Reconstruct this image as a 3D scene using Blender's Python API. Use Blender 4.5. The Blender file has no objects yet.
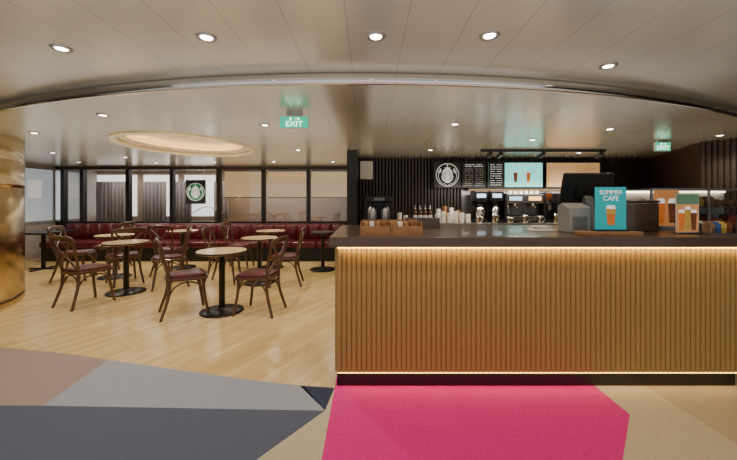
import bpy, math, random, bmesh
from mathutils import Vector, Matrix
random.seed(4)
S=bpy.context.scene
COL=S.collection
pi=math.pi

# ------------------------------------------------------------ materials
def lin(c):
    o=[]
    for v in c[:3]:
        v=v/255.0
        o.append(v/12.92 if v<=.04045 else ((v+.055)/1.055)**2.4)
    return (o[0],o[1],o[2],1)
def base(name):
    m=bpy.data.materials.new(name); m.use_nodes=True
    nt=m.node_tree; b=nt.nodes['Principled BSDF']
    return m,nt,b
def mat(name,c,rough=.5,metal=0,var=.12,scale=12,bump=0.0,em=None,es=0,coat=0,stretch=(1,1,1)):
    m,nt,b=base(name); N=nt.nodes; L=nt.links
    tc=N.new('ShaderNodeTexCoord'); mp=N.new('ShaderNodeMapping'); mp.inputs['Scale'].default_value=stretch
    nz=N.new('ShaderNodeTexNoise'); nz.inputs['Scale'].default_value=scale; nz.inputs['Detail'].default_value=4
    L.new(tc.outputs['Object'],mp.inputs[0]); L.new(mp.outputs[0],nz.inputs['Vector'])
    rp=N.new('ShaderNodeValToRGB'); c0=lin(c)
    rp.color_ramp.elements[0].position=.3; rp.color_ramp.elements[1].position=.7
    rp.color_ramp.elements[0].color=(c0[0]*(1-var),c0[1]*(1-var),c0[2]*(1-var),1)
    rp.color_ramp.elements[1].color=tuple(min(1,x*(1+var)) for x in c0[:3])+(1,)
    L.new(nz.outputs['Fac'],rp.inputs[0]); L.new(rp.outputs[0],b.inputs['Base Color'])
    b.inputs['Roughness'].default_value=rough; b.inputs['Metallic'].default_value=metal
    b.inputs['Coat Weight'].default_value=coat
    if bump:
        bp=N.new('ShaderNodeBump'); bp.inputs['Strength'].default_value=bump; bp.inputs['Distance'].default_value=.01
        L.new(nz.outputs['Fac'],bp.inputs['Height']); L.new(bp.outputs[0],b.inputs['Normal'])
    if em:
        b.inputs['Emission Color'].default_value=lin(em); b.inputs['Emission Strength'].default_value=es
    return m
def wood(name,ca,cb,rough=.4,stretch=(1,12,12),scale=4,coat=0):
    m,nt,b=base(name); N=nt.nodes; L=nt.links
    tc=N.new('ShaderNodeTexCoord'); mp=N.new('ShaderNodeMapping'); mp.inputs['Scale'].default_value=stretch
    nz=N.new('ShaderNodeTexNoise'); nz.inputs['Scale'].default_value=scale; nz.inputs['Detail'].default_value=6; nz.inputs['Distortion'].default_value=.6
    rp=N.new('ShaderNodeValToRGB'); rp.color_ramp.elements[0].position=.3; rp.color_ramp.elements[1].position=.7
    rp.color_ramp.elements[0].color=lin(ca); rp.color_ramp.elements[1].color=lin(cb)
    L.new(tc.outputs['Object'],mp.inputs[0]); L.new(mp.outputs[0],nz.inputs['Vector'])
    L.new(nz.outputs['Fac'],rp.inputs[0]); L.new(rp.outputs[0],b.inputs['Base Color'])
    b.inputs['Roughness'].default_value=rough; b.inputs['Coat Weight'].default_value=coat
    return m
def emis(name,c,s):
    m,nt,b=base(name)
    b.inputs['Base Color'].default_value=lin(c); b.inputs['Emission Color'].default_value=lin(c); b.inputs['Emission Strength'].default_value=s
    return m
def m_floor():
    m,nt,b=base('maple_plank_floor'); N=nt.nodes; L=nt.links
    tc=N.new('ShaderNodeTexCoord'); mp=N.new('ShaderNodeMapping'); mp.inputs['Rotation'].default_value=(0,0,math.radians(-62))
    br=N.new('ShaderNodeTexBrick'); br.offset=.37; br.inputs['Scale'].default_value=1
    br.inputs['Brick Width'].default_value=.62; br.inputs['Row Height'].default_value=.075; br.inputs['Mortar Size'].default_value=.001
    br.inputs['Color1'].default_value=lin((234,206,148)); br.inputs['Color2'].default_value=lin((216,182,120)); br.inputs['Mortar'].default_value=lin((176,138,86))
    L.new(tc.outputs['Object'],mp.inputs[0]); L.new(mp.outputs[0],br.inputs['Vector'])
    mp2=N.new('ShaderNodeMapping'); mp2.inputs['Scale'].default_value=(1.6,12,1); L.new(mp.outputs[0],mp2.inputs[0])
    nz=N.new('ShaderNodeTexNoise'); nz.inputs['Scale'].default_value=3; nz.inputs['Detail'].default_value=5
    L.new(mp2.outputs[0],nz.inputs['Vector'])
    rp=N.new('ShaderNodeValToRGB'); rp.color_ramp.elements[0].color=(.86,.82,.74,1); rp.color_ramp.elements[1].color=(1,1,1,1)
    rp.color_ramp.elements[0].position=.3; rp.color_ramp.elements[1].position=.65
    L.new(nz.outputs['Fac'],rp.inputs[0])
    mx=N.new('ShaderNodeMix'); mx.data_type='RGBA'; mx.blend_type='MULTIPLY'; mx.inputs[0].default_value=.8
    L.new(br.outputs['Color'],mx.inputs[6]); L.new(rp.outputs[0],mx.inputs[7]); L.new(mx.outputs[2],b.inputs['Base Color'])
    b.inputs['Roughness'].default_value=.22
    return m
def m_ceiling(name,c,rough,off,metal=.5,seam=.55):
    m,nt,b=base(name); N=nt.nodes; L=nt.links
    tc=N.new('ShaderNodeTexCoord'); sx=N.new('ShaderNodeSeparateXYZ'); L.new(tc.outputs['Object'],sx.inputs[0])
    def line(out,period,w):
        d=N.new('ShaderNodeMath'); d.operation='DIVIDE'; d.inputs[1].default_value=period; L.new(out,d.inputs[0])
        a=N.new('ShaderNodeMath'); a.operation='ADD'; a.inputs[1].default_value=100+off; L.new(d.outputs[0],a.inputs[0])
        f=N.new('ShaderNodeMath'); f.operation='FRACT'; L.new(a.outputs[0],f.inputs[0])
        g=N.new('ShaderNodeMath'); g.operation='LESS_THAN'; g.inputs[1].default_value=w/period; L.new(f.outputs[0],g.inputs[0])
        return g.outputs[0]
    a=line(sx.outputs[0],.30,.004)
    mx=N.new('ShaderNodeMix'); mx.data_type='RGBA'; mx.inputs[6].default_value=lin(c); cc=lin(c)
    mx.inputs[7].default_value=(cc[0]*seam,cc[1]*seam,cc[2]*seam,1)
    L.new(a,mx.inputs[0]); L.new(mx.outputs[2],b.inputs['Base Color'])
    b.inputs['Roughness'].default_value=rough; b.inputs['Metallic'].default_value=metal
    return m
def m_glass(name,tint=(235,240,240),gl=.12):
    m=bpy.data.materials.new(name); m.use_nodes=True; nt=m.node_tree; N=nt.nodes; L=nt.links
    for n in list(N): N.remove(n)
    o=N.new('ShaderNodeOutputMaterial'); t=N.new('ShaderNodeBsdfTransparent'); t.inputs[0].default_value=lin(tint)
    g=N.new('ShaderNodeBsdfGlossy'); g.inputs['Roughness'].default_value=.03
    mx=N.new('ShaderNodeMixShader'); mx.inputs[0].default_value=gl
    L.new(t.outputs[0],mx.inputs[1]); L.new(g.outputs[0],mx.inputs[2]); L.new(mx.outputs[0],o.inputs[0])
    return m

M_FLOOR=m_floor()
M_CU=m_ceiling('upper_ceiling_panel',(206,204,190),.23,.37,.5,.58)
M_CL=m_ceiling('lower_ceiling_panel',(204,199,181),.22,.37,.5,.62)
M_STEEL=mat('polished_steel',(225,222,215),.12,1,.03)
M_FASCIA=mat('chrome_fascia',(205,203,198),.05,1,.02)
M_BSTEEL=mat('brushed_steel',(165,163,160),.35,1,.06,30)
M_GOLD=mat('brushed_brass',(186,162,116),.24,1,.03,1)
M_BLACK=mat('black_plastic',(18,18,19),.4,0,.1)
M_BLKMET=mat('black_metal',(22,20,20),.35,.3,.1)
M_DKWALL=mat('dark_brown_slat',(50,39,34),.45,0,.15,6,stretch=(1,1,.3))
M_DKBROWN=wood('dark_brown_top',(74,56,45),(92,71,58),.28,(1,10,10),3,.2)
M_RIB=mat('fluted_oak_front',(176,142,84),.45,0,.02,2)
M_CHAIR=wood('walnut_bentwood',(70,45,29),(98,66,42),.3,(8,8,1.5),5,.3)
M_LEATHER=mat('burgundy_leather',(84,18,30),.32,0,.12,20,.05)
M_TTOP=wood('maple_table_top',(218,186,132),(236,208,160),.3,(1,9,9),4,.3)
M_TEDGE=mat('dark_table_edge',(60,44,32),.4)
M_GLASS=m_glass('clear_glass',gl=.06)
M_PARTGL=m_glass('tinted_partition_glass',(226,222,218),.10)
M_WALLBACK=mat('taupe_corridor_panel',(168,150,132),.5,0,.06,3)
M_CREAM=mat('cream_blind_fabric',(228,206,174),.8,0,.04,8,em=(238,206,156),es=1.0)  # emission stands in for light shining through the fabric from behind
M_CURTAIN=mat('grey_curtain_fabric',(130,128,132),.9,0,.1,10,.05)
M_DAY=emis('daylight_window',(225,233,242),3.0)
M_DAY2=emis('pale_grey_door_glass',(190,200,208),.42)
M_LEDW=emis('warm_led_strip',(255,196,88),8)
M_LEDB=emis('warm_led_low_strip',(255,200,100),5)
M_COVE=emis('warm_cove_light',(255,226,176),14)
M_LENS=emis('downlight_lens',(255,244,224),22)
M_WHITE=mat('white_plastic',(232,230,224),.4,0,.04)
M_PAPER=mat('white_paper',(225,222,214),.7,0,.05)
M_GREEN=mat('logo_green',(0,100,62),.5,0,.03,em=(0,100,62),es=.6)
M_LWHITE=mat('logo_white',(240,240,238),.5,0,.02,em=(240,240,238),es=.5)
M_EXITG=emis('exit_green',(20,180,140),1.2)
M_EXITW=emis('exit_white',(235,255,245),2.6)
M_CYAN=mat('cyan_card',(30,178,186),.5,0,.04,em=(30,178,186),es=.25)
M_CYSCR=emis('cyan_screen',(120,210,205),1.3)
M_BOARD=mat('chalkboard_black',(20,20,20),.6,0,.2,8)
M_TAN=mat('tan_menu_board',(200,160,112),.5,0,.1,4,em=(205,155,100),es=.5)
M_ORANGE=mat('orange_drink',(224,126,44),.4,0,.2,14,em=(220,116,36),es=.2)
M_COFFEE=mat('iced_coffee_brown',(130,74,38),.4,0,.25,14)
M_LWOOD=wood('light_box_wood',(140,96,58),(166,120,78),.5,(2,10,10),4)
M_KRAFT=mat('kraft_paper',(160,116,72),.8,0,.1,20)
M_AMBER=mat('amber_syrup',(80,42,20),.15,0,.1)
M_SCREEN=emis('machine_display',(150,190,215),1.5)
M_WARMSC=emis('warm_display',(255,190,120),1.6)
M_CASEL=emis('case_lamp',(255,240,215),6)
M_CASEB=mat('case_back_panel',(214,208,196),.5,0,.1)
M_BLUE=mat('blue_wrapper',(60,100,165),.35,0,.2,25)
M_YEL=mat('yellow_wrapper',(226,184,84),.35,0,.2,25)
M_RED=mat('red_wrapper',(170,70,52),.35,0,.2,25)
M_GREY=mat('grey_plastic',(110,108,106),.45,0,.08)

# ------------------------------------------------------------ mesh builder
def catmull(P,k=6,closed=False):
    P=[Vector(p) for p in P]; n=len(P); out=[]
    rng=range(n) if closed else range(n-1)
    for i in rng:
        if closed: p0,p1,p2,p3=P[i-1],P[i],P[(i+1)%n],P[(i+2)%n]
        else:
            p1,p2=P[i],P[i+1]; p0=P[i-1] if i>0 else p1*2-p2; p3=P[i+2] if i+2<n else p2*2-p1
        for j in range(k):
            t=j/k
            out.append(.5*((2*p1)+(p2-p0)*t+(2*p0-5*p1+4*p2-p3)*t*t+(3*p1-p0-3*p2+p3)*t**3))
    if not closed: out.append(P[-1])
    return out
class MB:
    def __init__(s): s.v=[];s.f=[];s.m=[];s.s=[]
    def add(s,v,f,m=0,sm=False):
        o=len(s.v); s.v+= [tuple(p) for p in v]
        for k in f: s.f.append([i+o for i in k]); s.m.append(m); s.s.append(sm)
        return s
    def box(s,x0,x1,y0,y1,z0,z1,m=0,rz=0,rx=0,c=None):
        v=[Vector((x,y,z)) for z in(z0,z1) for y in(y0,y1) for x in(x0,x1)]
        if rz or rx:
            c=Vector(c) if c else Vector(((x0+x1)/2,(y0+y1)/2,(z0+z1)/2))
            R=Matrix.Rotation(rz,3,'Z')@Matrix.Rotation(rx,3,'X')
            v=[R@(p-c)+c for p in v]
        return s.add(v,[(0,2,3,1),(4,5,7,6),(0,1,5,4),(2,6,7,3),(0,4,6,2),(1,3,7,5)],m)
    def lathe(s,prof,cx=0,cy=0,n=28,m=0,cap=True,axis='z'):
        v=[];f=[]
        for r,z in prof:
            for i in range(n):
                a=2*pi*i/n
                if axis=='z': v.append((cx+r*math.cos(a),cy+r*math.sin(a),z))
                else: v.append((cx+r*math.cos(a),z,cy+r*math.sin(a)))
        for k in range(len(prof)-1):
            for i in range(n):
                j=(i+1)%n; q=(k*n+i,k*n+j,(k+1)*n+j,(k+1)*n+i)
                f.append(q if axis=='z' else q[::-1])
        s.add(v,f,m,True)
        if cap:
            L=len(prof)-1
            s.add([v[i] for i in range(n)],[tuple(range(n))[::-1]],m)
            s.add([v[L*n+i] for i in range(n)],[tuple(range(n))],m)
        return s
    def cyl(s,cx,cy,z0,z1,r0,r1=None,n=24,m=0,axis='z'):
        return s.lathe([(r0,z0),(r0 if r1 is None else r1,z1)],cx,cy,n,m,True,axis)
    def tube(s,P,r,n=8,m=0,k=6,sx=1,closed=False,interp=True):
        Q=catmull(P,k,closed) if interp else [Vector(p) for p in P]
        N=len(Q); v=[];f=[]; up=None
        for i,p in enumerate(Q):
            if closed: t=(Q[(i+1)%N]-Q[i-1]).normalized()
            else: t=(Q[min(i+1,N-1)]-Q[max(i-1,0)]).normalized()
            if up is None:
                up=Vector((0,0,1)) if abs(t.z)<.8 else Vector((0,1,0))
            a=t.cross(up).normalized(); up=a.cross(t).normalized()
            rr=r if not isinstance(r,(list,tuple)) else r[0]+(r[1]-r[0])*i/(N-1)
            for j in range(n):
                g=2*pi*j/n; v.append(p+a*(math.cos(g)*rr)+up*(math.sin(g)*rr*sx))
        for i in range(N if closed else N-1):
            for j in range(n):
                i2=(i+1)%N; j2=(j+1)%n; f.append((i*n+j,i*n+j2,i2*n+j2,i2*n+j))
        s.add(v,f,m,True)
        if not closed:
            s.add(v[:n],[tuple(range(n))[::-1]],m); s.add(v[-n:],[tuple(range(n))],m)
        return s
    def prism(s,poly,z0,z1,m=0,axis='z'):
        n=len(poly)
        if axis=='z': v=[(x,y,z0) for x,y in poly]+[(x,y,z1) for x,y in poly]
        elif axis=='y': v=[(x,z0,y) for x,y in poly]+[(x,z1,y) for x,y in poly]
        else: v=[(z0,x,y) for x,y in poly]+[(z1,x,y) for x,y in poly]
        f=[tuple(range(n))[::-1],tuple(range(n,2*n))]
        for i in range(n):
            j=(i+1)%n; f.append((i,j,n+j,n+i))
        return s.add(v,f,m)
    def obj(s,name,mats,parent=None,bevel=0,loc=(0,0,0),fix=True,rz=0,seg=2):
        me=bpy.data.meshes.new(name); me.from_pydata(s.v,[],s.f)
        if not isinstance(mats,(list,tuple)): mats=[mats]
        for q in mats: me.materials.append(q)
        for p,mi,sm in zip(me.polygons,s.m,s.s): p.material_index=mi; p.use_smooth=sm
        me.update()
        if fix:
            b=bmesh.new(); b.from_mesh(me); bmesh.ops.recalc_face_normals(b,faces=b.faces); b.to_mesh(me); b.free()
        o=bpy.data.objects.new(name,me); COL.objects.link(o); o.location=loc; o.rotation_euler=(0,0,rz)
        if parent: o.parent=parent
        if bevel:
            bm=o.modifiers.new('bevel','BEVEL'); bm.width=bevel; bm.segments=seg; bm.limit_method='ANGLE'; bm.angle_limit=.7
        return o
def thing(name,label,cat,loc=(0,0,0),rz=0,group=None):
    e=bpy.data.objects.new(name,None); e.empty_display_size=.1; e.location=loc; e.rotation_euler=(0,0,rz); COL.objects.link(e)
    e['label']=label; e['category']=cat
    if group: e['group']=group
    return e
def tag(o,label,cat,group=None):
    o['label']=label; o['category']=cat
    if group: o['group']=group
    return o
def st(o): o['kind']='structure'; return o
def dup(o,loc=None,rz=None,parent=None,sc=None):
    c=o.copy(); COL.objects.link(c)
    if parent is not None: c.parent=parent
    if loc is not None: c.location=loc
    if rz is not None: c.rotation_euler=(0,0,rz)
    if sc: c.scale=(sc,sc,sc)
    for k in o.children: dup(k,parent=c)
    return c
def text(body,size,loc,m,parent,name='lettering',align='CENTER',sx=1):
    cu=bpy.data.curves.new('t','FONT'); cu.body=body; cu.size=size; cu.extrude=.0006; cu.align_x=align; cu.align_y='CENTER'
    t=bpy.data.objects.new('t',cu); COL.objects.link(t)
    dg=bpy.context.evaluated_depsgraph_get(); me=bpy.data.meshes.new_from_object(t.evaluated_get(dg))
    bpy.data.objects.remove(t)
    me.materials.clear(); me.materials.append(m)
    o=bpy.data.objects.new(name,me); COL.objects.link(o); o.parent=parent; o.location=loc; o.rotation_euler=(pi/2,0,0); o.scale=(sx,1,1)
    return o
def flat_with_hole(name,outer,holes,z0,z1,m):
    cu=bpy.data.curves.new(name,'CURVE'); cu.dimensions='2D'; cu.fill_mode='BOTH'; cu.extrude=(z1-z0)/2
    for poly in [outer]+holes:
        sp=cu.splines.new('POLY'); sp.points.add(len(poly)-1); sp.use_cyclic_u=True
        for i,(x,y) in enumerate(poly): sp.points[i].co=(x,y,0,1)
    t=bpy.data.objects.new('t',cu); COL.objects.link(t)
    dg=bpy.context.evaluated_depsgraph_get(); me=bpy.data.meshes.new_from_object(t.evaluated_get(dg)); bpy.data.objects.remove(t)
    me.materials.clear(); me.materials.append(m)
    for v in me.vertices: v.co.z+=(z0+z1)/2
    for p in me.polygons: p.use_smooth=False
    o=bpy.data.objects.new(name,me); COL.objects.link(o); return o

# ------------------------------------------------------------ floor
st(MB().box(-7.7,7.2,-3,9.3,-.1,0).obj('floor',M_FLOOR))
curve=[(-7.6,3.66),(-5,3.22),(-3.34,2.99),(-2.6,2.86),(-1.77,2.66),(-.89,2.456),(-.473,2.375)]
cp=[(p.x,p.y) for p in catmull([(x,y,0) for x,y in curve],8)]
left=[p for p in cp if p[0]<=-2.2]; mid=[p for p in cp if p[0]>=-2.25]
def carpet(poly,c,i,rough=.75,var=.08):
    m=mat('floor_covering_%d'%i,c,rough,0,var,60,.15)
    st(MB().prism(poly,.0,.003).obj('floor',m))
carpet(left+[mid[0],(-2.13,2.146),(-7.6,2.16)],(156,134,126),1)
carpet(mid+[(-.278,2.095),(-2.13,2.146)],(152,156,170),2)
carpet([(-7.6,2.16),(-2.13,2.146),(-.278,2.095),(-.579,1.7),(-4.16,-3),(-7.6,-3)],(76,83,104),3)
carpet([(-.50,2.38),(-.243,2.35),(-.278,2.095)],(34,46,76),4)
carpet([(-.243,2.35),(-.243,-3),(-4.16,-3),(-.579,1.7),(-.278,2.095)],(188,176,148),5)
carpet([(-.243,2.5),(1.641,2.5),(1.641,2.056),(1.32,1.7),(-.243,-.037)],(214,0,132),6)
carpet([(1.641,2.5),(2.0,2.5),(2.03,1.8),(2.1,-3),(-.243,-3),(-.243,-.037),(1.32,1.7),(1.641,2.056)],(192,178,148),7)
carpet([(2.0,2.5),(7.2,2.5),(7.2,-3),(2.1,-3),(2.03,1.8)],(180,160,130),8)

# ------------------------------------------------------------ ceiling
ZL,ZU=2.16,2.235
def arcd(x):
    u=abs(x+.1)
    return 2.28+.066*u*u if u<4.5 else 2.28+.066*20.25+.594*(u-4.5)
arc=[(x,arcd(x)) for x in [-7.7+14.9*i/90 for i in range(91)]]
HC=(-2.70,4.95); HR=.86; HE=1.2
hole=[(HC[0]+HR*math.cos(2*pi*i/64),HC[1]+HE*HR*math.sin(2*pi*i/64)) for i in range(64)]
st(flat_with_hole('ceiling',arc+[(7.2,9.3),(-7.7,9.3)],[hole],ZL,ZU-.001,M_CL))
st(MB().prism([(x,y+.35) for x,y in arc]+[(7.2,-3),(-7.7,-3)],ZU,ZU+.06).obj('ceiling',M_CU))
b=MB(); n=len(arc); v=[]; K=8
for k in range(K+1):
    a=pi*k/K-pi/2
    zz=(ZU+ZL-.006)/2+math.sin(a)*(ZU-ZL+.006)/2; dy=-.002-.018*math.cos(a)
    v+=[(x,y+dy,zz) for x,y in arc]
v+=[(x,y+.012,ZL-.006) for x,y in arc]
f=[(k*n+i,k*n+i+1,(k+1)*n+i+1,(k+1)*n+i) for k in range(K) for i in range(n-1)]+[((K+1)*n+i,(K+1)*n+i+1,i+1,i) for i in range(n-1)]
b.add(v,f,0,True)
st(b.obj('trim_1',M_FASCIA))
def oval(b,name,m,fix=True):
    b.v=[(x,y*HE,z) for x,y,z in b.v]
    return b.obj(name,m,loc=(HC[0],HC[1],0),fix=fix)
b=MB(); b.lathe([(HR+.001,ZL-.0),(HR+.001,ZL+.16)],n=64,cap=False)
b.add([(HR*math.cos(2*pi*i/64),HR*math.sin(2*pi*i/64),ZL+.16) for i in range(64)],[tuple(range(64))])
st(oval(b,'ceiling',mat('recess_panel',(226,208,172),.5,0,.02),False))
b=MB(); b.lathe([(HR-.03,ZL+.02),(HR-.03,ZL-.022),(HR+.045,ZL-.022),(HR+.045,ZL)],n=72,cap=False)
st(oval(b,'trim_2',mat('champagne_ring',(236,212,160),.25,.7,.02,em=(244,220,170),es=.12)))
b=MB(); b.lathe([(HR-.12,ZL+.07),(HR-.13,ZL+.03),(HR-.01,ZL+.03),(HR-.01,ZL+.04),(HR-.09,ZL+.05),(HR-.09,ZL+.07)],n=72,cap=False)
st(oval(b,'trim_3',mat('recess_inner_lip',(236,220,186),.4)))
b=MB(); b.tube([((HR-.045)*math.cos(a),(HR-.045)*math.sin(a),ZL+.066) for a in [2*pi*i/48 for i in range(48)]],.010,6,closed=True,k=1)
tag(oval(b,'cove_light',M_COVE),'warm glowing light ring inside the round ceiling recess','light')

# ------------------------------------------------------------ walls
st(MB().box(-7.7,7.2,9.2,9.3,0,2.22).obj('wall_back',M_WALLBACK))
st(MB().box(-7.7,-7.6,-3,7.1,0,2.22).box(-7.7,-7.6,7.1,9.2,0,.85).box(-7.7,-7.6,7.1,9.2,2.08,2.22).box(-7.7,-7.6,8.7,9.2,.85,2.08).obj('wall_left',mat('left_wall_paint',(170,160,150),.5)))
st(MB().box(-7.66,-7.645,7.1,8.7,.85,2.08).obj('window_1',M_DAY2))
b=MB()
for y in (7.1,7.88,8.66): b.box(-7.6,-7.57,y,y+.045,.85,2.08)
b.box(-7.6,-7.57,7.1,8.7,.82,.87).box(-7.6,-7.57,7.1,8.7,2.06,2.1)
st(b.obj('trim_4',mat('grey_window_frame',(150,148,146),.4)))
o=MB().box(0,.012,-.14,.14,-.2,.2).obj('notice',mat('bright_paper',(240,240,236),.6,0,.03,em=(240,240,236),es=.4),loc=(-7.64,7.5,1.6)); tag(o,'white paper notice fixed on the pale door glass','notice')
st(MB().box(7.1,7.2,-3,9.2,0,2.22).obj('wall_right',M_DKWALL))
st(MB().box(-7.6,-.35,7.96,8.06,0,.80).obj('wall_partition',M_DKWALL))
st(MB().box(-7.6,-.35,7.93,8.09,.80,.83).obj('trim_5',M_BLACK))
st(MB().box(-7.6,-.35,7.94,8.08,2.09,2.16).obj('trim_6',mat('dark_lintel',(58,42,34),.45)))
MX=[-7.44,-6.97,-5.86,-4.79,-3.65,-2.56,-1.465,-.39]
for i,x in enumerate(MX):
    st(MB().box(x-.045,x+.045,7.95,8.07,.83,2.09).obj('trim_%d'%(7+i),M_BLACK,bevel=.004))
for i in range(7):
    st(MB().box(MX[i]+.045,MX[i+1]-.045,8.0,8.012,.83,2.09).obj('window_%d'%(i+2),M_PARTGL))
for i,(x0,x1) in enumerate([(-7.6,-6.5),(-6.3,-5.35),(-5.15,-4.3)]):
    st(MB().box(x0,x1,9.17,9.2,.9,2.05).obj('window_%d'%(9+i),M_DAY))
def curtain(x0,x1,z0,z1,y,label):
    b=MB(); N=int((x1-x0)*60); v=[];f=[]
    for z in (z0,z1):
        for i in range(N+1):
            x=x0+(x1-x0)*i/N; v.append((x,y+.035*math.sin(i*1.05)+.01*math.sin(i*.37),z))
    for i in range(N): f.append((i,i+1,N+2+i,N+1+i))
    b.add(v,f,0,True); o=b.obj('curtain',M_CURTAIN); m=o.modifiers.new('s','SOLIDIFY'); m.thickness=.006
    tag(o,label,'curtain','corridor curtains')
LC='grey pleated curtain hanging behind the glass partition'
curtain(-7.4,-6.6,.02,1.85,8.9,LC); curtain(-6.15,-5.5,.02,1.85,8.9,LC); curtain(-5.3,-4.8,.02,1.85,8.9,LC); curtain(-4.2,-3.8,.02,1.85,8.9,LC)
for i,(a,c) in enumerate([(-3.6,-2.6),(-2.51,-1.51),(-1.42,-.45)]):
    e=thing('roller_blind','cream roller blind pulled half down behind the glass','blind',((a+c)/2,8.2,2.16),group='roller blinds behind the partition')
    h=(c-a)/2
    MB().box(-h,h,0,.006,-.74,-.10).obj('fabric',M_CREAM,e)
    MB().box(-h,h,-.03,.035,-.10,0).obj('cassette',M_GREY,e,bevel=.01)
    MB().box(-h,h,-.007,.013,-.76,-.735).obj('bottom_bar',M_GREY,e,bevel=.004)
b=MB(); b.tube([(-4.6,8.5,1.0),(-4.2,8.5,1.18),(-3.75,8.5,1.0)],.012); b.tube([(-4.6,8.5,0),(-4.6,8.5,1.0)],.012,interp=False); b.tube([(-3.75,8.5,0),(-3.75,8.5,1.0)],.012,interp=False)
tag(b.obj('handrail',M_STEEL),'thin curved steel handrail behind the glass','handrail')

st(MB().box(-.35,-.19,5.3,9.2,0,2.16).obj('wall_bar_side',M_BLACK))
def ribs(b,x0,y0,x1,y1,z0,z1,pitch,dep,round_=True):
    d=Vector((x1-x0,y1-y0)); Ln=d.length; d/=Ln; nrm=Vector((d.y,-d.x)); N=max(1,round(Ln/pitch)); p=Ln/N
    pts=[]
    for i in range(N):
        prof=[(0,.1),(.1,.6),(.28,.93),(.5,1),(.72,.93),(.9,.6)] if round_ else [(0,0),(.38,0),(.4,1),(.98,1)]
        for u,h in prof:
            q=Vector((x0,y0))+d*(i+u)*p+nrm*h*dep; pts.append(q)
    pts.append(Vector((x1,y1)))
    n=len(pts)
    b.add([(q.x,q.y,z0) for q in pts]+[(q.x,q.y,z1) for q in pts],[(i,i+1,n+i+1,n+i) for i in range(n-1)],0,False)
b=MB(); b.box(-.19,7.1,6.3,6.4,0,2.16); ribs(b,-.19,6.3,5.6,6.3,.9,2.16,.062,.025,False)
st(b.obj('wall_bar_back',M_DKWALL,fix=False))
st(MB().box(1.78,4.35,6.262,6.274,.955,1.535).obj('trim_20',M_BSTEEL))
b=MB(); b.prism([(4.82,4.29),(4.64,4.59),(5.4,6.3),(7.1,6.3),(7.1,2.9),(5.6,3.0)],0,2.16)
ribs(b,4.64,4.59,4.82,4.29,0,2.16,.055,.022,False); ribs(b,4.82,4.29,5.6,3.0,0,2.16,.055,.022,False)
st(b.obj('wall_bar_right',mat('warm_slat_wall',(60,44,36),.4,0,.1,5),fix=False))

# brass column
b=MB(); cx,cy=-5.70,3.78
prof=[]
for z0,z1 in [(0,.10),(.105,1.50),(1.505,1.86),(1.865,2.16)]:
    prof+=[(1.194,z0),(1.2,z0+.003),(1.2,z1-.003),(1.194,z1)]
b.lathe(prof,cx,cy,96,cap=False)
tag(b.obj('column',M_GOLD),'large round polished brass clad column with horizontal joints','column')

# ------------------------------------------------------------ service counter
C=thing('service_counter','long cafe counter with fluted oak front, dark top and glowing edge','counter',(1.22,2.8,0))
def cx_(b):
    b.v=[(x-1.22,y-2.8,z) for x,y,z in b.v]; return b
cx_(MB().box(-.228,2.66,2.376,3.30,.0,.115)).obj('plinth',M_BLACK,C)
cx_(MB().box(-.218,2.655,2.352,3.29,.115,1.022)).obj('body',M_RIB,C)
b=MB(); ribs(b,-.228,2.350,2.658,2.350,.12,1.010,.0358,.015)
ribs(b,-.228,3.3,-.228,2.350,.12,1.010,.0358,.015)
cx_(b).obj('front_panel',M_RIB,C,fix=False)
cx_(MB().prism([(-.275,2.262),(2.74,2.262),(2.74,2.76),(3.9,2.76),(3.9,3.37),(-.275,3.37)],1.022,1.0925)).obj('countertop',M_DKBROWN,C,bevel=.006)
cx_(MB().box(-.222,2.655,2.322,2.330,1.008,1.016)).obj('light_strip',M_LEDW,C)
cx_(MB().box(-.222,2.655,2.350,2.360,.106,.115)).obj('light_strip',M_LEDB,C)
CT=1.0925
K=thing('cabinet','dark brown service cabinet under the counter return','cabinet',(3.3,3.2,0))
MB().box(-.6,.58,-.38,.1,.0,1.02).obj('body',M_DKBROWN,K)
MB().box(-.58,-.02,-.4,-.38,.1,1.0).obj('door',M_DKBROWN,K,bevel=.003); MB().box(.0,.56,-.4,-.38,.1,1.0).obj('door',M_DKBROWN,K,bevel=.003)

D=thing('display_case','pale framed glass display case lit from inside on the counter','display case',(2.98,3.05,CT))
MB().box(-.52,.55,-.2,.22,0,.03).box(-.52,.55,-.2,.22,.345,.36).box(-.52,-.505,-.2,-.185,.03,.345).box(.535,.55,-.2,-.185,.03,.345).box(-.02,-.005,-.2,-.185,.03,.345).obj('frame',M_BSTEEL,D)
MB().box(-.52,.55,.2,.22,.03,.345).obj('back_panel',M_CASEB,D)
MB().box(-.505,.535,-.196,-.192,.03,.345).obj('glass',M_GLASS,D)
MB().box(-.51,.54,-.16,.2,.19,.197).obj('shelf',M_BSTEEL,D)
MB().box(-.5,.53,.17,.19,.33,.343).obj('lamp',M_CASEL,D)
b=MB(); b.box(-.50,-.28,-.203,-.2,.03,.345); b.obj('side_graphic',mat('iced_drink_graphic',(222,150,92),.5,0,.15,9,em=(222,140,80),es=.25),D)
for i,(xx,mm) in enumerate([(-.44,M_ORANGE),(-.34,M_COFFEE)]):
    b=MB(); b.add([(xx-.026,-.2045,.06),(xx+.026,-.2045,.06),(xx+.038,-.2045,.23),(xx-.038,-.2045,.23)],[(0,1,2,3)],0)
    b.add([(xx-.04,-.205,.23),(xx+.04,-.205,.23),(xx+.026,-.205,.27),(xx-.026,-.205,.27)],[(0,1,2,3)],1); b.obj('drink_picture',[mm,M_LWHITE],D,fix=False)
pk=[M_YEL,M_KRAFT,M_RED,M_ORANGE,M_BLUE,M_WHITE]
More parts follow.
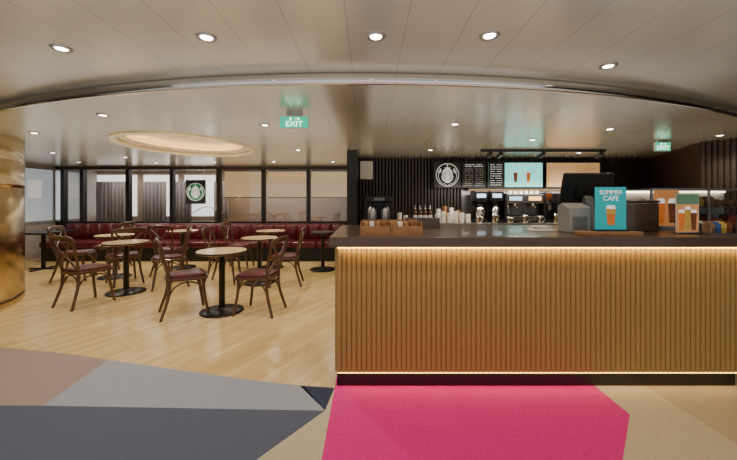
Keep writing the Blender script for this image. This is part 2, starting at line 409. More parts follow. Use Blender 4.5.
for i in range(10):
    for zz in (CT+.03,CT+.197):
        if random.random()<.4:
            o=MB().lathe([(.02,0),(.038,.008),(.044,.03),(.036,.055),(.015,.068)],n=14).obj('bread_roll',M_KRAFT,loc=(2.53+.098*i,3.03,zz)); tag(o,'golden round bread roll in the glass display case','pastry','food in the display case')
        else:
            o=MB().prism([(-.034,0),(.034,0),(.038,.05),(.02,.095),(-.02,.095),(-.038,.05)],-.05,.05,axis='y').obj('sandwich_pack',random.choice(pk),bevel=.01,loc=(2.53+.098*i,3.03,zz))
            tag(o,'small wrapped sandwich pack inside the glass display case','snack','food in the display case')

# ------------------------------------------------------------ tables and chairs
def table(loc,r=.285,h=.74,dark=False,label=None):
    e=thing('cafe_table',label or 'round pale wood cafe table on black pedestal disc base','table',loc,group='round cafe tables')
    MB().lathe([(r-.006,h-.03),(r,h-.024),(r,h-.004),(r-.004,h)],n=48).obj('table_top',M_BLACK if dark else M_TTOP,e)
    MB().lathe([(r+.001,h-.026),(r+.0035,h-.022),(r+.0035,h-.008),(r+.001,h-.004)],n=48,cap=False).obj('edge_band',M_TEDGE,e)
    MB().lathe([(.036,.03),(.036,h-.06),(.09,h-.045),(.12,h-.03)],n=24).obj('pedestal',M_BLKMET,e)
    MB().lathe([(.245,0),(.25,.006),(.245,.014),(.12,.022),(.05,.034),(.036,.05)],n=48).obj('base',M_BLKMET,e)
    return e
T=table((-1.78,3.98,0))
for p in [(-3.55,4.80),(-1.78,5.35),(-3.72,6.55),(-4.45,5.75),(-1.95,6.55)]: dup(T,(p[0],p[1],0))
table((-.885,6.35,0),.24,.74,True,'small round black cafe table on black disc base')
e=thing('square_table','black square bistro table on a central metal leg','table',(-6.35,6.4,0))
MB().box(-.33,.33,-.33,.33,.70,.735).obj('table_top',M_BLACK,e,bevel=.005)
MB().cyl(0,0,.02,.70,.035).obj('pedestal',M_BLKMET,e)
MB().box(-.25,.25,-.03,.03,0,.025).box(-.03,.03,-.25,.25,0,.024).obj('base',M_BLKMET,e,bevel=.004)

LCH='walnut bentwood cross-back chair with burgundy leather seat pad'
CH=thing('dining_chair',LCH,'chair',(0,0,0),group='cross-back cafe chairs')
def seatpoly(s,k=5):
    P=[(-.165,-.185,0),(-.195,-.02,0),(-.215,.16,0),(-.15,.215,0),(0,.225,0),(.15,.215,0),(.215,.16,0),(.195,-.02,0),(.165,-.185,0),(.08,-.21,0),(-.08,-.21,0)]
    return [(p.x*s,p.y*s) for p in catmull(P,k,True)]
MB().prism(seatpoly(1.03),.42,.455).obj('seat',M_CHAIR,CH,bevel=.008)
b=MB(); rings=[(1-.08,.455),(1-.05,.468),(1-.09,.480),(.6,.487),(.25,.489)]
v=[];f=[]; n=len(seatpoly(1))
for s_,z in rings: v+=[(x,y,z) for x,y in seatpoly(s_)]
for k in range(len(rings)-1):
    for i in range(n): j=(i+1)%n; f.append((k*n+i,k*n+j,(k+1)*n+j,(k+1)*n+i))
f.append(tuple(range((len(rings)-1)*n,len(rings)*n)))
b.add(v,f,0,True).obj('cushion',M_LEATHER,CH)
for sx in (-1,1):
    MB().tube([(sx*.165,.165,.43),(sx*.172,.175,.25),(sx*.20,.215,0)],(.020,.016),10).obj('leg',M_CHAIR,CH)
    MB().tube([(sx*.16,-.175,.44),(sx*.165,-.19,.25),(sx*.195,-.265,0)],(.020,.016),10).obj('leg',M_CHAIR,CH)
b=MB(); b.tube([(-.165,-.175,.44),(-.185,-.205,.58),(-.210,-.245,.74),(-.218,-.268,.84),(-.19,-.284,.888),(0,-.303,.90),(.19,-.284,.888),(.218,-.268,.84),(.210,-.245,.74),(.185,-.205,.58),(.165,-.175,.44)],.0165,10,sx=1)
b.obj('backrest',M_CHAIR,CH)
b=MB()
PT=catmull([(-.20,-.275,.872),(-.12,-.290,.895),(0,-.303,.90),(.12,-.290,.895),(.20,-.275,.872)],5); PB=catmull([(-.21,-.262,.835),(-.12,-.284,.85),(0,-.298,.855),(.12,-.284,.85),(.21,-.262,.835)],5)
n=len(PT); v=[p-Vector((0,.008,0)) for p in PT+PB]; v=v+[p+Vector((0,.018,0)) for p in v]
f=[(i,i+1,n+i+1,n+i) for i in range(n-1)]+[(2*n+i,3*n+i,3*n+i+1,2*n+i+1) for i in range(n-1)]+[(n+i,n+i+1,3*n+i+1,3*n+i) for i in range(n-1)]+[(i+1,i,2*n+i,2*n+i+1) for i in range(n-1)]
b.add(v,f,0,False).obj('top_rail',M_CHAIR,CH)
for sx in (-1,1):
    MB().tube([(sx*.168,-.18,.47),(sx*.09,-.22,.58),(sx*.0,-.244+.005*sx,.66),(-sx*.09,-.264,.74),(-sx*.19,-.268,.845)],.013,8).obj('cross_brace',M_CHAIR,CH)
for sx in (-1,1):
    MB().tube([(sx*.17,.18,.25),(sx*.172,.12,.36),(sx*.17,0,.40),(sx*.166,-.12,.36),(sx*.165,-.19,.25)],.0095,8).obj('stretcher',M_CHAIR,CH)
for yy in (.18,-.19):
    MB().tube([(-.17,yy,.24),(-.13,yy*.95,.35),(0,yy*.9,.40),(.13,yy*.95,.35),(.17,yy,.24)],.0095,8).obj('stretcher',M_CHAIR,CH)
def fac(dx,dy): return math.atan2(dy,dx)-pi/2
spots=[(-2.19,3.93,fac(.8,.55)),(-1.33,3.97,fac(-.95,.15)),(-3.68,4.28,fac(.35,.93)),(-3.12,5.12,fac(-.8,-.5)),
       (-1.33,5.25,fac(-.95,-.1)),(-5.0,5.6,fac(.9,.3)),(-2.36,5.38,fac(.9,.1)),(-3.62,6.0,fac(.1,1)),(-3.98,5.35,fac(-.7,.6)),(-5.1,6.5,fac(-.95,-.1)),(-2.55,6.5,fac(.95,.05))]
CH.location=(spots[0][0],spots[0][1],0); CH.rotation_euler=(0,0,spots[0][2])
for x,y,a in spots[1:]: dup(CH,(x,y,0),a)

# ------------------------------------------------------------ banquette
Bq=thing('banquette','long burgundy leather banquette with channelled back under the windows','bench',(-3.9,7.5,0))
MB().box(-3.3,3.3,-.28,.42,0,.30).obj('base',M_BLACK,Bq)
b=MB()
for i in range(12): b.box(-3.3+.55*i+.003,-3.3+.55*(i+1)-.003,-.36,.26,.30,.43)
b.obj('seat',M_LEATHER,Bq,bevel=.03,seg=3)
b=MB(); N=24; w=6.6/N
for i in range(N):
    x0=-3.3+i*w; P=[]
    for k in range(9):
        t=k/8; P.append((x0+t*w,.30-.05*math.sin(pi*t)**.5))
    nn=len(P); zz=[.41,.45,.75,.785]; off=[.03,0,0,.04]
    v=[]
    for z_,o_ in zip(zz,off): v+=[(x,y+o_,z_) for x,y in P]
    v+=[(x,.42,.79) for x,y in P]
    b.add(v,[(r*nn+k,r*nn+k+1,(r+1)*nn+k+1,(r+1)*nn+k) for r in range(4) for k in range(nn-1)],0,True)
b.box(-3.3,3.3,.34,.43,.30,.785)
b.obj('backrest',M_LEATHER,Bq)

# ------------------------------------------------------------ logo: crowned long-haired twin-tailed figure in a disc
def logo(parent,x,y,z,r,ring):
    b=MB()
    def disc(R,yy,m,n=48): b.add([(x+R*math.cos(2*pi*i/n),yy,z+R*math.sin(2*pi*i/n)) for i in range(n)],[tuple(range(n))],m)
    disc(r,y-.002,1); disc(r*.955,y-.003,0)
    def blob(P,m=1,yy=.0045): b.add([(x+u*r,y-yy,z+w*r) for u,w in P],[tuple(range(len(P)))],m)
    def line(P,rad,m,yy=.006): b.tube([(x+u*r,y-yy,z+w*r) for u,w in P],r*rad,5,m=m,sx=.15)
    hp=[(0,.44),(.2,.5),(.36,.42),(.48,.2),(.44,.02),(.52,-.16),(.46,-.36),(.34,-.54),(.16,-.66),(0,-.7)]
    blob(hp+[(-u,w) for u,w in hp[::-1][1:-1]])
    for s in (-1,1):
        for o in (.22,.32,.41):
            line([(s*(o-.04),.36),(s*o,.18),(s*(o-.04),.0),(s*(o+.03),-.16),(s*(o-.03),-.3),(s*(o-.1),-.44)],.02,0)
        line([(s*.1,-.84),(s*.46,-.72),(s*.7,-.44),(s*.8,-.08),(s*.72,.2)],.095,1,.0055)
        line([(s*.72,.18),(s*.84,.32),(s*.8,.48)],.07,1,.0055); line([(s*.72,.18),(s*.6,.36),(s*.62,.54)],.07,1,.0055)
        for q in ((.42,-.84,.5,-.6),(.6,-.66,.74,-.5),(.66,-.42,.84,-.34),(.7,-.14,.9,-.1)):
            line([(s*q[0],q[1]),(s*q[2],q[3])],.02,0,.008)
        line([(s*.1,-.24),(s*.16,-.36),(s*.08,-.5)],.018,0)
    fp=[(.16*math.cos(a),.2+.21*math.sin(a)) for a in [2*pi*i/20 for i in range(20)]]
    blob([(u*1.2,.2+(w-.2)*1.15) for u,w in fp],0,.0065); blob(fp,1,.0075)
    for s in (-1,1): blob([(s*.03,.23),(s*.1,.23),(s*.1,.26),(s*.03,.26)],0,.0085)
    blob([(-.045,.1),(.045,.1),(0,.075)],0,.0085); blob([(-.012,.14),(.012,.14),(.012,.24),(-.012,.24)],0,.0085)
    blob([(-.17,.46),(.17,.46),(.25,.68),(.12,.58),(0,.72),(-.12,.58),(-.25,.68)],1,.0075)
    P=[]
    for k in range(10):
        a=pi/2+k*pi/5; R=.09 if k%2==0 else .04
        P.append((R*math.cos(a),.82+R*math.sin(a)))
    blob(P)
    b.obj('logo',[ring,M_LWHITE],parent,fix=False)
Sg=thing('sign_panel','black square hanging sign with round green and white emblem','sign',(-4.17,7.9,1.545))
MB().box(-.24,.24,0,.02,-.29,.29).obj('panel',M_BOARD,Sg,bevel=.003)
for xx in (-.2,.2): MB().box(xx-.003,xx+.003,.008,.012,.29,.615).obj('hanging_wire',M_BSTEEL,Sg)
logo(Sg,0,-.001,0,.215,M_GREEN)

# ------------------------------------------------------------ menu boards
yb=6.13
ZT,ZB=2.06,1.58
M_BOARD2=mat('charcoal_board',(34,34,35),.5,0,.1,8)
def board(name,x0,x1,mt,label):
    e=thing(name,label,'menu board',((x0+x1)/2,yb,(ZT+ZB)/2),group='menu boards above the back bar'); w=(x1-x0)/2; h=(ZT-ZB)/2
    MB().box(-w,w,0,.03,-h,h).obj('panel',M_BLACK,e,bevel=.003)
    MB().box(-w+.015,w-.015,-.002,0,-h+.015,h-.015).obj('face',mt,e)
    for s in (-1,1): MB().box(s*w*.6-.012,s*w*.6+.012,.004,.026,h,ZL-(ZT+ZB)/2).obj('hanger',M_BLACK,e)
    return e,w,h
e,w,h=board('menu_board',1.22,1.73,M_BOARD2,'black menu board with round white and black emblem')
logo(e,0,-.004,.0,.215,M_BOARD)
def scribble(e,x0,x1,zt,zb,rows,m,t=.004):
    b=MB()
    for r in range(rows):
        z=zt-(zt-zb)*r/max(1,rows-1); x=x0
        while x<x1-.01:
            l=random.uniform(.015,.05); b.box(x,min(x+l,x1),-.004,-.002,z-t,z+t); x+=l+.012
            if random.random()<.12: x+=.03
    b.obj('menu_text',m,e)
e,w,h=board('menu_board',1.75,2.20,M_BOARD2,'black chalkboard menu with rows of white text')
scribble(e,-w+.06,w-.06,.19,.16,2,M_LWHITE,.005); scribble(e,-w+.05,-.02,.11,-.2,9,M_PAPER,.003); scribble(e,.03,w-.05,.11,-.2,9,M_PAPER,.003)
e,w,h=board('menu_board',2.23,3.27,M_CYSCR,'bright pale cyan lit menu screen showing iced drinks')
b=MB()
b.add([(-w+.015,-.003,-h+.015),(-.2,-.003,-h+.015),(-.2,-.003,h-.015),(-w+.015,-.003,h-.015)],[(0,1,2,3)],0)
b.obj('dark_column',M_BOARD,e)
scribble(e,-w+.05,-.25,.19,-.19,10,M_LWHITE,.005)
for i,(xx,mm) in enumerate([(.0,M_COFFEE),(.24,M_ORANGE)]):
    b=MB(); b.add([(xx-.026,-.005,-.14),(xx+.026,-.005,-.14),(xx+.04,-.005,.04),(xx-.04,-.005,.04)],[(0,1,2,3)],0)
    b.add([(xx-.043,-.006,.04),(xx+.043,-.006,.04),(xx+.032,-.006,.07),(xx-.032,-.006,.07)],[(0,1,2,3)],1)
    b.box(xx+.006,xx+.012,-.007,-.006,.07,.14,2)
    b.obj('drink_picture',[mm,M_LWHITE,M_GREEN],e)
e,w,h=board('menu_board',3.32,4.34,M_TAN,'warm tan lit menu board with small printed rows')
scribble(e,-w+.08,-.05,.16,-.17,9,M_PAPER,.003); scribble(e,.05,w-.08,.16,-.17,9,M_COFFEE,.003)
o=MB().box(-.12,.12,0,.04,-.17,.17).obj('notice_board',M_WHITE,bevel=.004,loc=(-.04,6.24,1.92)); tag(o,'small white notice board fixed to dark slatted wall','notice')

TR=thing('track_light','black ceiling track with four adjustable spotlight heads','light',(2.8,5.25,2.16))
MB().box(-1.0,1.0,-.018,.018,-.04,0).obj('rail',M_BLACK,TR)
for xx in (-.86,-.7,-.02,.9):
    b=MB(); b.cyl(xx,0,-.07,-.04,.01); b.tube([(xx,-.05,-.07),(xx,.07,-.11)],.033,14,interp=False); b.obj('spotlight_head',M_BLACK,TR)

def exitsign(loc,w,h):
    e=thing('exit_sign','green illuminated exit sign hanging from the ceiling','sign',loc)
    MB().box(-w/2,w/2,-.012,.012,-h,0).obj('housing',M_WHITE,e)
    MB().box(-w/2+.004,w/2-.004,-.014,-.012,-h+.004,-.004).obj('face',M_EXITG,e)
    text('EXIT',h*.62,(0,-.016,-h*.66),M_EXITW,e,sx=1.15)
    b=MB(); s=h*.38; q=-w*.12; z0=-h*.03
    b.lathe([(s*.09,-.018),(s*.09,-.016)],q,z0-s*.2,12,axis='y')
    for P in ([(0,-.3),(-.04,-.58)],[(-.04,-.58),(.12,-.7),(.08,-.88)],[(-.04,-.58),(-.14,-.72),(-.26,-.78)],[(0,-.34),(.15,-.42),(.22,-.36)],[(0,-.34),(-.15,-.44),(-.2,-.54)]):
        b.tube([(q+u*s,-.017,z0+z*s) for u,z in P],s*.05,5,interp=False)
    b.obj('running_figure',M_EXITW,e)
    b=MB(); b.box(w*.02,w*.16,-.017,-.016,z0-s*.55,z0-s*.43); b.add([(w*.14,-.017,z0-s*.28),(w*.14,-.017,z0-s*.7),(w*.2,-.017,z0-s*.49)],[(0,1,2)]); b.obj('arrow',M_EXITW,e)
    zt=ZL-loc[2]
    MB().box(-.07,.07,-.02,.02,0,zt).obj('bracket',M_BSTEEL,e)
exitsign((-.678,3.0,2.115),.265,.11)
exitsign((3.99,4.45,2.135),.21,.12)

# ------------------------------------------------------------ downlights and added uplights
DL=[(-1.79,1.91),(-.88,1.78),(.04,1.77),(.65,1.76),(1.58,2.16)]
DLl=[(-2.53,3.12),(-4.03,3.95),(-1.115,3.53),(.92,3.49),(2.75,3.73),(-1.14,5.3),(4.4,4.1),(1.0,5.3),(2.2,4.4),(3.6,5.6),(-5.4,5.6),(-.75,6.9),(-2.0,6.9),(-3.3,7.0),(-4.6,7.1),(-6.2,7.0),(-4.6,6.2)]
Fx=thing('downlight','small round recessed ceiling downlight with metal rim','light',(0,0,ZU),group='recessed downlights')
MB().lathe([(.032,-.002),(.038,-.008),(.048,-.008),(.053,-.002),(.053,0)],n=32,cap=False).obj('rim',M_BSTEEL,Fx)
MB().lathe([(.030,-.005),(.030,0)],n=32).obj('lens',M_LENS,Fx)
WARM=(1,.90,.75)
def spot(x,y,z,p,ang=140,col=WARM):
    l=bpy.data.lights.new('downlight_lamp','SPOT'); l.energy=p; l.spot_size=math.radians(ang); l.spot_blend=.7; l.color=col; l.shadow_soft_size=.03
    o=bpy.data.objects.new('downlight_lamp',l); o.location=(x,y,z-.03); COL.objects.link(o)
first=True
for i,(x,y) in enumerate(DL+DLl):
    z=ZU if i<len(DL) else ZL
    if first: Fx.location=(x,y,z); first=False
    else: dup(Fx,(x,y,z))
    bar=(x>-.3 and i>=len(DL))
    spot(x,y,z,17 if i<len(DL) else (30 if bar else 48))
for x,y in [(-2.5,0),(0,0),(2.5,0),(3.2,1.6),(-3.6,1.6)]:
    spot(x,y,ZU,24)
def area(x,y,z,sx,sy,p,rot=(0,0,0),col=(1,.90,.76)):
    l=bpy.data.lights.new('area_lamp','AREA'); l.shape='RECTANGLE'; l.size=sx; l.size_y=sy; l.energy=p; l.color=col
    o=bpy.data.objects.new('area_lamp',l); o.location=(x,y,z); o.rotation_euler=rot; COL.objects.link(o)
area(-4,8.6,2.12,6,.3,85,col=(1,.93,.84))
area(2.8,5.72,1.62,2.9,.1,28,rot=(.25,0,0))
area(1.22,2.310,1.012,2.85,.01,3.2,rot=(.42,0,0),col=(1,.72,.32))
area(1.22,2.366,.104,2.85,.01,1.6,rot=(-.5,0,0),col=(1,.72,.32))
area(-3.3,5.2,1.55,5.5,3.8,38,rot=(pi,0,0),col=(1,.93,.81))  # added upward fill over the seating to brighten the ceiling, no fixture there
area(2.2,4.7,1.55,4.4,2.2,15,rot=(pi,0,0),col=(1,.93,.81))  # added uplight without a fixture, lifts the ceiling above the bar
area(0,.6,1.60,6.5,3.4,36,rot=(pi,0,0),col=(1,.95,.86))  # added unseen fill facing up, brightens the front ceiling panels

# ------------------------------------------------------------ items on the counter
e=thing('wooden_organizer','low oak counter organizer with two front panels and compartments','organizer',(.17,2.52,CT))
MB().box(-.23,.23,-.1,.1,0,.012).obj('base',M_LWOOD,e)
for a,c in ((-.23,-.01),(.01,.23)): MB().box(a,c,-.1,-.09,.012,.062).obj('front_panel',M_LWOOD,e,bevel=.003)
MB().box(-.23,-.222,-.09,.1,.012,.09).box(.222,.23,-.09,.1,.012,.09).box(-.005,.005,-.1,.1,.012,.09).box(-.222,.222,.09,.1,.012,.1).obj('divider',M_LWOOD,e)
for i in range(8):
    x=-.02+.045*i+(.035 if i>3 else 0)
    o=MB().box(-.018,.018,-.06,.06,0,.078).obj('sugar_packet_stack',[M_KRAFT,M_PAPER,M_KRAFT,M_COFFEE][i%4],bevel=.004,loc=(x,2.525,CT+.012)); tag(o,'small stack of paper sachets in the organizer','sachets','sachet stacks in the organizer')
e=thing('coffee_dispenser','dark coffee dispenser unit with two steel canisters on the counter','coffee machine',(.10,3.18,CT))
MB().box(-.13,.13,-.1,.1,0,.03).box(-.13,.13,.04,.1,.03,.24).box(-.13,.13,-.1,.1,.24,.29).obj('body',M_BLKMET,e,bevel=.006)
for xx in (-.06,.06):
    MB().lathe([(.042,.03),(.046,.04),(.046,.16),(.03,.19),(.02,.2)],xx,-.035,20).obj('canister',M_BSTEEL,e)
    b=MB(); b.tube([(xx,-.035,.24),(xx,-.06,.225),(xx,-.06,.205)],.007,6); b.obj('spout',M_BLACK,e)
MB().box(-.05,.05,-.103,-.1,.252,.28).obj('display',M_GREY,e)
o=MB().box(-.15,.15,-.07,.07,0,.09).box(-.13,.13,-.071,-.069,.015,.075).obj('wooden_box',M_DKBROWN,bevel=.006,loc=(.50,3.05,CT)); tag(o,'low dark wooden box on the counter','box')
e=thing('napkin_tray','small white napkin tray on the counter','tray',(1.44,2.75,CT))
MB().box(-.09,.09,-.06,.06,0,.012).obj('tray',M_WHITE,e,bevel=.004)
b=MB()
for i in range(5): b.box(-.07+.002*i,.07-.001*i,-.05,.05,.012+.006*i,.0165+.006*i,rz=.04*i-.08)
b.obj('napkins',M_PAPER,e)
e=thing('point_of_sale_monitor','black touchscreen till monitor tilted on a grey stand','monitor',(1.86,2.80,CT))
MB().box(-.13,.13,-.1,.12,0,.025).obj('base',M_GREY,e,bevel=.008)
MB().prism([(-.07,.025),(.05,.025),(.03,.2),(-.01,.30),(-.05,.28)],-.035,.035,axis='x').obj('stand',M_GREY,e,bevel=.01)
MB().box(-.215,.215,-.02,.015,.205,.49,rx=.28).obj('housing',M_BLACK,e,bevel=.012)
MB().box(-.2,.2,.0155,.018,.22,.475,rx=.28,c=(0,-.0025,.3475)).obj('screen',M_SCREEN,e)
MB().box(-.1,.1,-.035,-.02,.27,.38,rx=.28,c=(0,-.0025,.3475)).obj('rear_cover',M_BLKMET,e,bevel=.006)
e=thing('payment_terminal','pale grey till printer box beside the monitor','printer',(1.64,2.62,CT))
MB().prism([(-.08,0),(.08,0),(.08,.21),(.02,.235),(-.08,.20)],-.085,.085,axis='x').obj('body',mat('pale_grey_plastic',(150,148,144),.45,0,.05),e,bevel=.008)
MB().box(-.055,.055,-.083,-.079,.03,.13).obj('front_plate',M_GREY,e)
o=MB().box(-.215,.215,-.06,.06,0,.028).obj('wooden_tray',M_LWOOD,bevel=.004,loc=(1.755,2.40,CT)); tag(o,'flat oak block tray supporting the promotional card','tray')
e=thing('promotional_card','upright cyan promotional card with iced orange drink picture','sign',(1.79,2.42,CT+.028))
MB().box(-.115,.115,0,.008,0,.325).obj('card',M_CYAN,e,bevel=.002)
MB().box(-.12,.12,-.03,.03,0,.012).obj('foot',M_BLACK,e)
text('SUMMER',.044,(0,-.002,.285),M_LWHITE,e); text('CAFE',.05,(0,-.002,.240),M_LWHITE,e)
b=MB()
b.add([(-.026,-.0025,.045),(.026,-.0025,.045),(.036,-.0025,.165),(-.036,-.0025,.165)],[(0,1,2,3)],0)
b.add([(-.038,-.003,.165),(.038,-.003,.165),(.026,-.003,.19),(-.026,-.003,.19)],[(0,1,2,3)],1)
b.add([(-.032,-.003,.125),(.032,-.003,.125),(.035,-.003,.16),(-.035,-.003,.16)],[(0,1,2,3)],2)
b.obj('drink_picture',[M_ORANGE,M_LWHITE,M_YEL],e,fix=False)
e=thing('storage_box','plain dark brown box behind the counter edge','box',(2.24,2.83,CT))
MB().box(-.15,.15,-.14,.14,0,.235).obj('body',M_DKBROWN,e,bevel=.01)
MB().box(-.155,.155,-.145,.145,.235,.255).obj('lid',M_DKBROWN,e,bevel=.006)
e=thing('poster_stand','pale green and orange poster of iced drinks in stand','sign',(2.43,2.50,CT))
w,h=.088,.305
MB().box(-w,w,-.03,.04,0,.006).box(-w,w,0,.006,.006,h+.01).obj('stand',M_GLASS,e)
MB().box(-w,w,-.004,-.001,.01,h).obj('poster',M_WHITE,e)
MB().box(-w+.004,w-.004,-.005,-.004,.014,h-.004).obj('printed_face',mat('orange_poster',(226,164,104),.5,0,.12,9,em=(226,154,94),es=.2),e)
MB().box(-w+.004,w-.004,-.0055,-.005,.225,h-.004).obj('printed_band',mat('green_band',(110,160,130),.5,0,.1,9),e)
for i,(xx,mm) in enumerate([(-.045,M_ORANGE),(.0,M_YEL),(.045,M_COFFEE)]):
    zt=.16+.025*(i==1); yy=-.006-.0006*i
    b=MB(); b.add([(xx-.016,yy,.03),(xx+.016,yy,.03),(xx+.024,yy,zt),(xx-.024,yy,zt)],[(0,1,2,3)],0)
    b.add([(xx-.025,yy-.0003,zt),(xx+.025,yy-.0003,zt),(xx+.016,yy-.0003,zt+.024),(xx-.016,yy-.0003,zt+.024)],[(0,1,2,3)],1)
    b.obj('drink_picture',[mm,M_LWHITE],e,fix=False)
e=thing('snack_tray','clear fronted snack tray on the counter corner','tray',(2.63,2.50,CT))
MB().box(-.1,.1,-.08,.1,0,.01).box(-.1,.1,.09,.1,.01,.09).box(-.1,-.094,-.08,.09,.01,.08).box(.094,.1,-.08,.09,.01,.08).obj('tray',M_BSTEEL,e,bevel=.002)
MB().box(-.094,.094,-.08,-.076,.01,.05).obj('glass_front',M_GLASS,e)
k=0
for r_ in range(2):
    for i in range(4):
        o=MB().box(-.019,.019,-.02,.02,0,.07).prism([(-.019,.07),(.019,.07),(.022,.085),(-.022,.085)],-.003,.003,axis='y').obj('snack_bag',[M_KRAFT,M_BLUE,M_YEL,M_COFFEE,M_WHITE][k%5],bevel=.004,loc=(2.563+.044*i,2.46+.075*r_,CT+.01)); k+=1
        tag(o,'small upright colourful snack packet in the tray','snack','snack packets in the tray')

# ------------------------------------------------------------ back bar
BB=thing('back_counter','dark back bar counter with steel top against slatted wall','counter',(2.5,6.0,0))
MB().box(-2.6,2.6,-.28,.25,0,.91).obj('body',M_DKBROWN,BB)
MB().box(-2.62,2.62,-.32,.25,.91,.95).obj('worktop',M_BSTEEL,BB,bevel=.004)
BT=.95
SH=thing('wall_shelf','dark wall shelf above the coffee machines with warm under light','shelf',(3.0,6.2,1.545))
MB().box(-1.15,1.35,-.12,.055,0,.025).obj('board',M_BLACK,SH,bevel=.003)
MB().box(-1.1,1.3,-.02,-.008,-.008,0).obj('light_strip',M_WARMSC,SH)
def bottle(loc):
    e=thing('syrup_bottle','slim dark amber syrup bottle with white pump on back counter','bottle',loc,group='syrup bottles')
    MB().lathe([(.034,0),(.037,.01),(.037,.16),(.03,.19),(.014,.21),(.014,.235)],n=20).obj('bottle_body',M_AMBER,e)
    MB().lathe([(.0378,.05),(.0378,.13)],n=20,cap=False).obj('label',M_PAPER,e)
    b=MB(); b.cyl(0,0,.235,.255,.018,n=16); b.tube([(0,0,.255),(0,0,.30),(0,-.05,.295)],.007,8,interp=False); b.obj('pump',M_WHITE,e)
    return e
B0=bottle((.84,5.9,BT))
for i in range(1,4): dup(B0,(.84+.09*i,5.9,BT))
def cupst(x,y,n,col,r=.042):
    b=MB(); pr=[]
    for k in range(n): pr+=[(r*.86,.022*k),(r,.022*k+.018),(r*1.05,.022*k+.021)]
    pr.append((r*.9,.022*n+.04)); b.lathe(pr,n=20); o=b.obj('cup_stack',col,loc=(x,y,BT)); tag(o,'tall stack of paper cups on back counter','cups','paper cup stacks')
for i,(x,n) in enumerate([(1.22,5),(1.33,7),(1.44,6),(1.55,7),(1.66,6),(1.77,5),(.55,6),(.66,4)]): cupst(x,5.82,n,M_WHITE if i%3 else M_PAPER)
for i,(x,n) in enumerate([(1.28,9),(1.40,11),(1.52,10),(1.64,8)]): cupst(x,6.0,n,M_KRAFT if i%2 else M_WHITE)
for i in range(9):
    x=1.93+.27*i; hh=[.12,.16,.10,.14][i%4]
    e=thing('milk_pitcher','small steel milk pitcher on the back counter','pitcher',(x,5.735,BT),group='steel milk pitchers')
    MB().lathe([(.036,0),(.04,.01),(.034,hh*.7),(.038,hh),(.033,hh),(.03,hh*.7)],n=20).obj('body',M_STEEL,e)
    b=MB(); b.tube([(.036,0,hh*.85),(.07,0,hh*.75),(.066,0,hh*.3),(.038,0,hh*.2)],.005,6); b.obj('handle',M_STEEL,e)
def brewer(loc):
    e=thing('coffee_brewer','tall black and steel coffee brewer on back counter','coffee machine',loc,group='coffee brewers')
    MB().box(-.12,.12,-.10,.18,0,.05).box(-.12,.12,.08,.18,.05,.38).box(-.12,.12,-.10,.18,.38,.56).obj('body',M_BLKMET,e,bevel=.01)
    MB().box(-.08,.08,-.103,-.10,.44,.51).obj('display',M_SCREEN,e)
    MB().lathe([(.07,.3),(.05,.34),(.075,.38)],0,-.01,20).obj('brew_basket',M_BLKMET,e)
    MB().lathe([(.075,.05),(.085,.08),(.085,.22),(.06,.28),(.03,.29)],0,-.01,20).obj('carafe',M_STEEL,e)
    return e
b0=brewer((2.0,5.9,BT)); dup(b0,(2.28,5.9,BT))
M_DKST=mat('dark_steel',(120,117,114),.3,.9,.06,30)
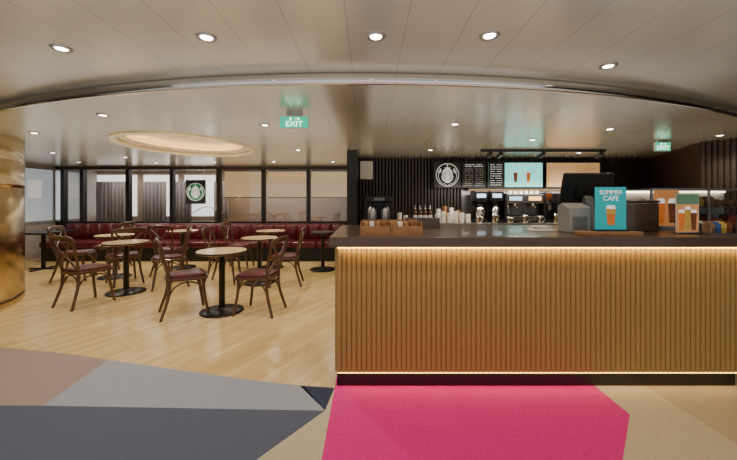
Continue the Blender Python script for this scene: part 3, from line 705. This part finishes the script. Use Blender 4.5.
def espresso(loc):
    e=thing('espresso_machine','wide black and steel espresso machine with lit panels','coffee machine',loc,group='espresso machines')
    MB().box(-.33,.33,-.1,.2,.03,.12).box(-.33,.33,.05,.2,.12,.34).box(-.33,.33,-.1,.2,.34,.50).obj('body',M_DKST,e,bevel=.012)
    for a in (-.35,.33): MB().box(a,a+.02,-.11,.2,.0,.52).obj('side_panel',M_BLACK,e,bevel=.006)
    MB().box(-.3,.3,-.1,.04,.12,.135).obj('drip_tray',M_BLACK,e)
    for xx in (-.16,.16):
        b=MB(); b.cyl(xx,-.04,.29,.34,.04,n=20); b.tube([(xx,-.05,.29),(xx,-.12,.27)],.012,8,interp=False); b.obj('group_head',M_STEEL,e)
    MB().box(-.28,-.06,-.104,-.1,.39,.46).obj('display',M_SCREEN,e)
    MB().box(.06,.28,-.104,-.1,.39,.46).obj('display',M_WARMSC,e)
    b=MB(); b.tube([(-.3,-.08,.34),(-.31,-.11,.26),(-.3,-.12,.17)],.006,8); b.obj('steam_wand',M_STEEL,e)
    MB().box(-.3,.3,-.08,.18,.50,.51).obj('cup_tray',M_STEEL,e)
    return e
e0=espresso((2.77,5.88,BT)); dup(e0,(3.70,5.88,BT))
for bx in (2.77,3.70):
    for i in range(6):
        o=MB().lathe([(.024,0),(.032,.05),(.034,.055)],n=16).obj('espresso_cup',M_WHITE,loc=(bx-.24+.095*i,5.85,BT+.51)); tag(o,'small white cup resting on the espresso machine','cup','cups on espresso machines')
def grinder(loc):
    e=thing('coffee_grinder','black coffee grinder with clear bean hopper','coffee grinder',loc,group='coffee grinders')
    MB().box(-.08,.08,-.1,.12,0,.04).box(-.07,.07,-.02,.12,.04,.36).obj('body',M_BLKMET,e,bevel=.012)
    MB().lathe([(.04,.36),(.085,.42),(.09,.52)],0,.03,20).obj('bean_hopper',M_AMBER,e)
    MB().lathe([(.092,.52),(.092,.535),(.03,.545)],0,.03,20).obj('lid',M_BLACK,e)
    b=MB(); b.cyl(0,-.06,.22,.3,.035,.045,n=16); b.obj('doser',M_BSTEEL,e)
    return e
g0=grinder((3.235,5.92,BT)); dup(g0,(4.17,5.92,BT))
e=thing('ice_machine','grey steel under-shelf machine on the back counter','machine',(4.65,5.95,BT))
MB().box(-.3,.3,-.2,.22,0,.42).obj('body',M_BSTEEL,e,bevel=.01)
MB().box(-.26,.26,-.205,-.2,.05,.3).obj('door',M_BLKMET,e); MB().box(-.2,.2,-.225,-.205,.31,.33).obj('handle',M_STEEL,e)

# ------------------------------------------------------------ world and camera
w=bpy.data.worlds.new('w'); S.world=w; w.use_nodes=True
w.node_tree.nodes['Background'].inputs[0].default_value=(.84,.86,.90,1); w.node_tree.nodes['Background'].inputs[1].default_value=.85
cd=bpy.data.cameras.new('camera'); cam=bpy.data.objects.new('camera',cd); COL.objects.link(cam)
cam.location=(0,0,1.35); cam.rotation_euler=(pi/2,0,0); cd.lens=16; cd.sensor_width=36; cd.shift_y=-30/737; cd.clip_start=.05
S.camera=cam
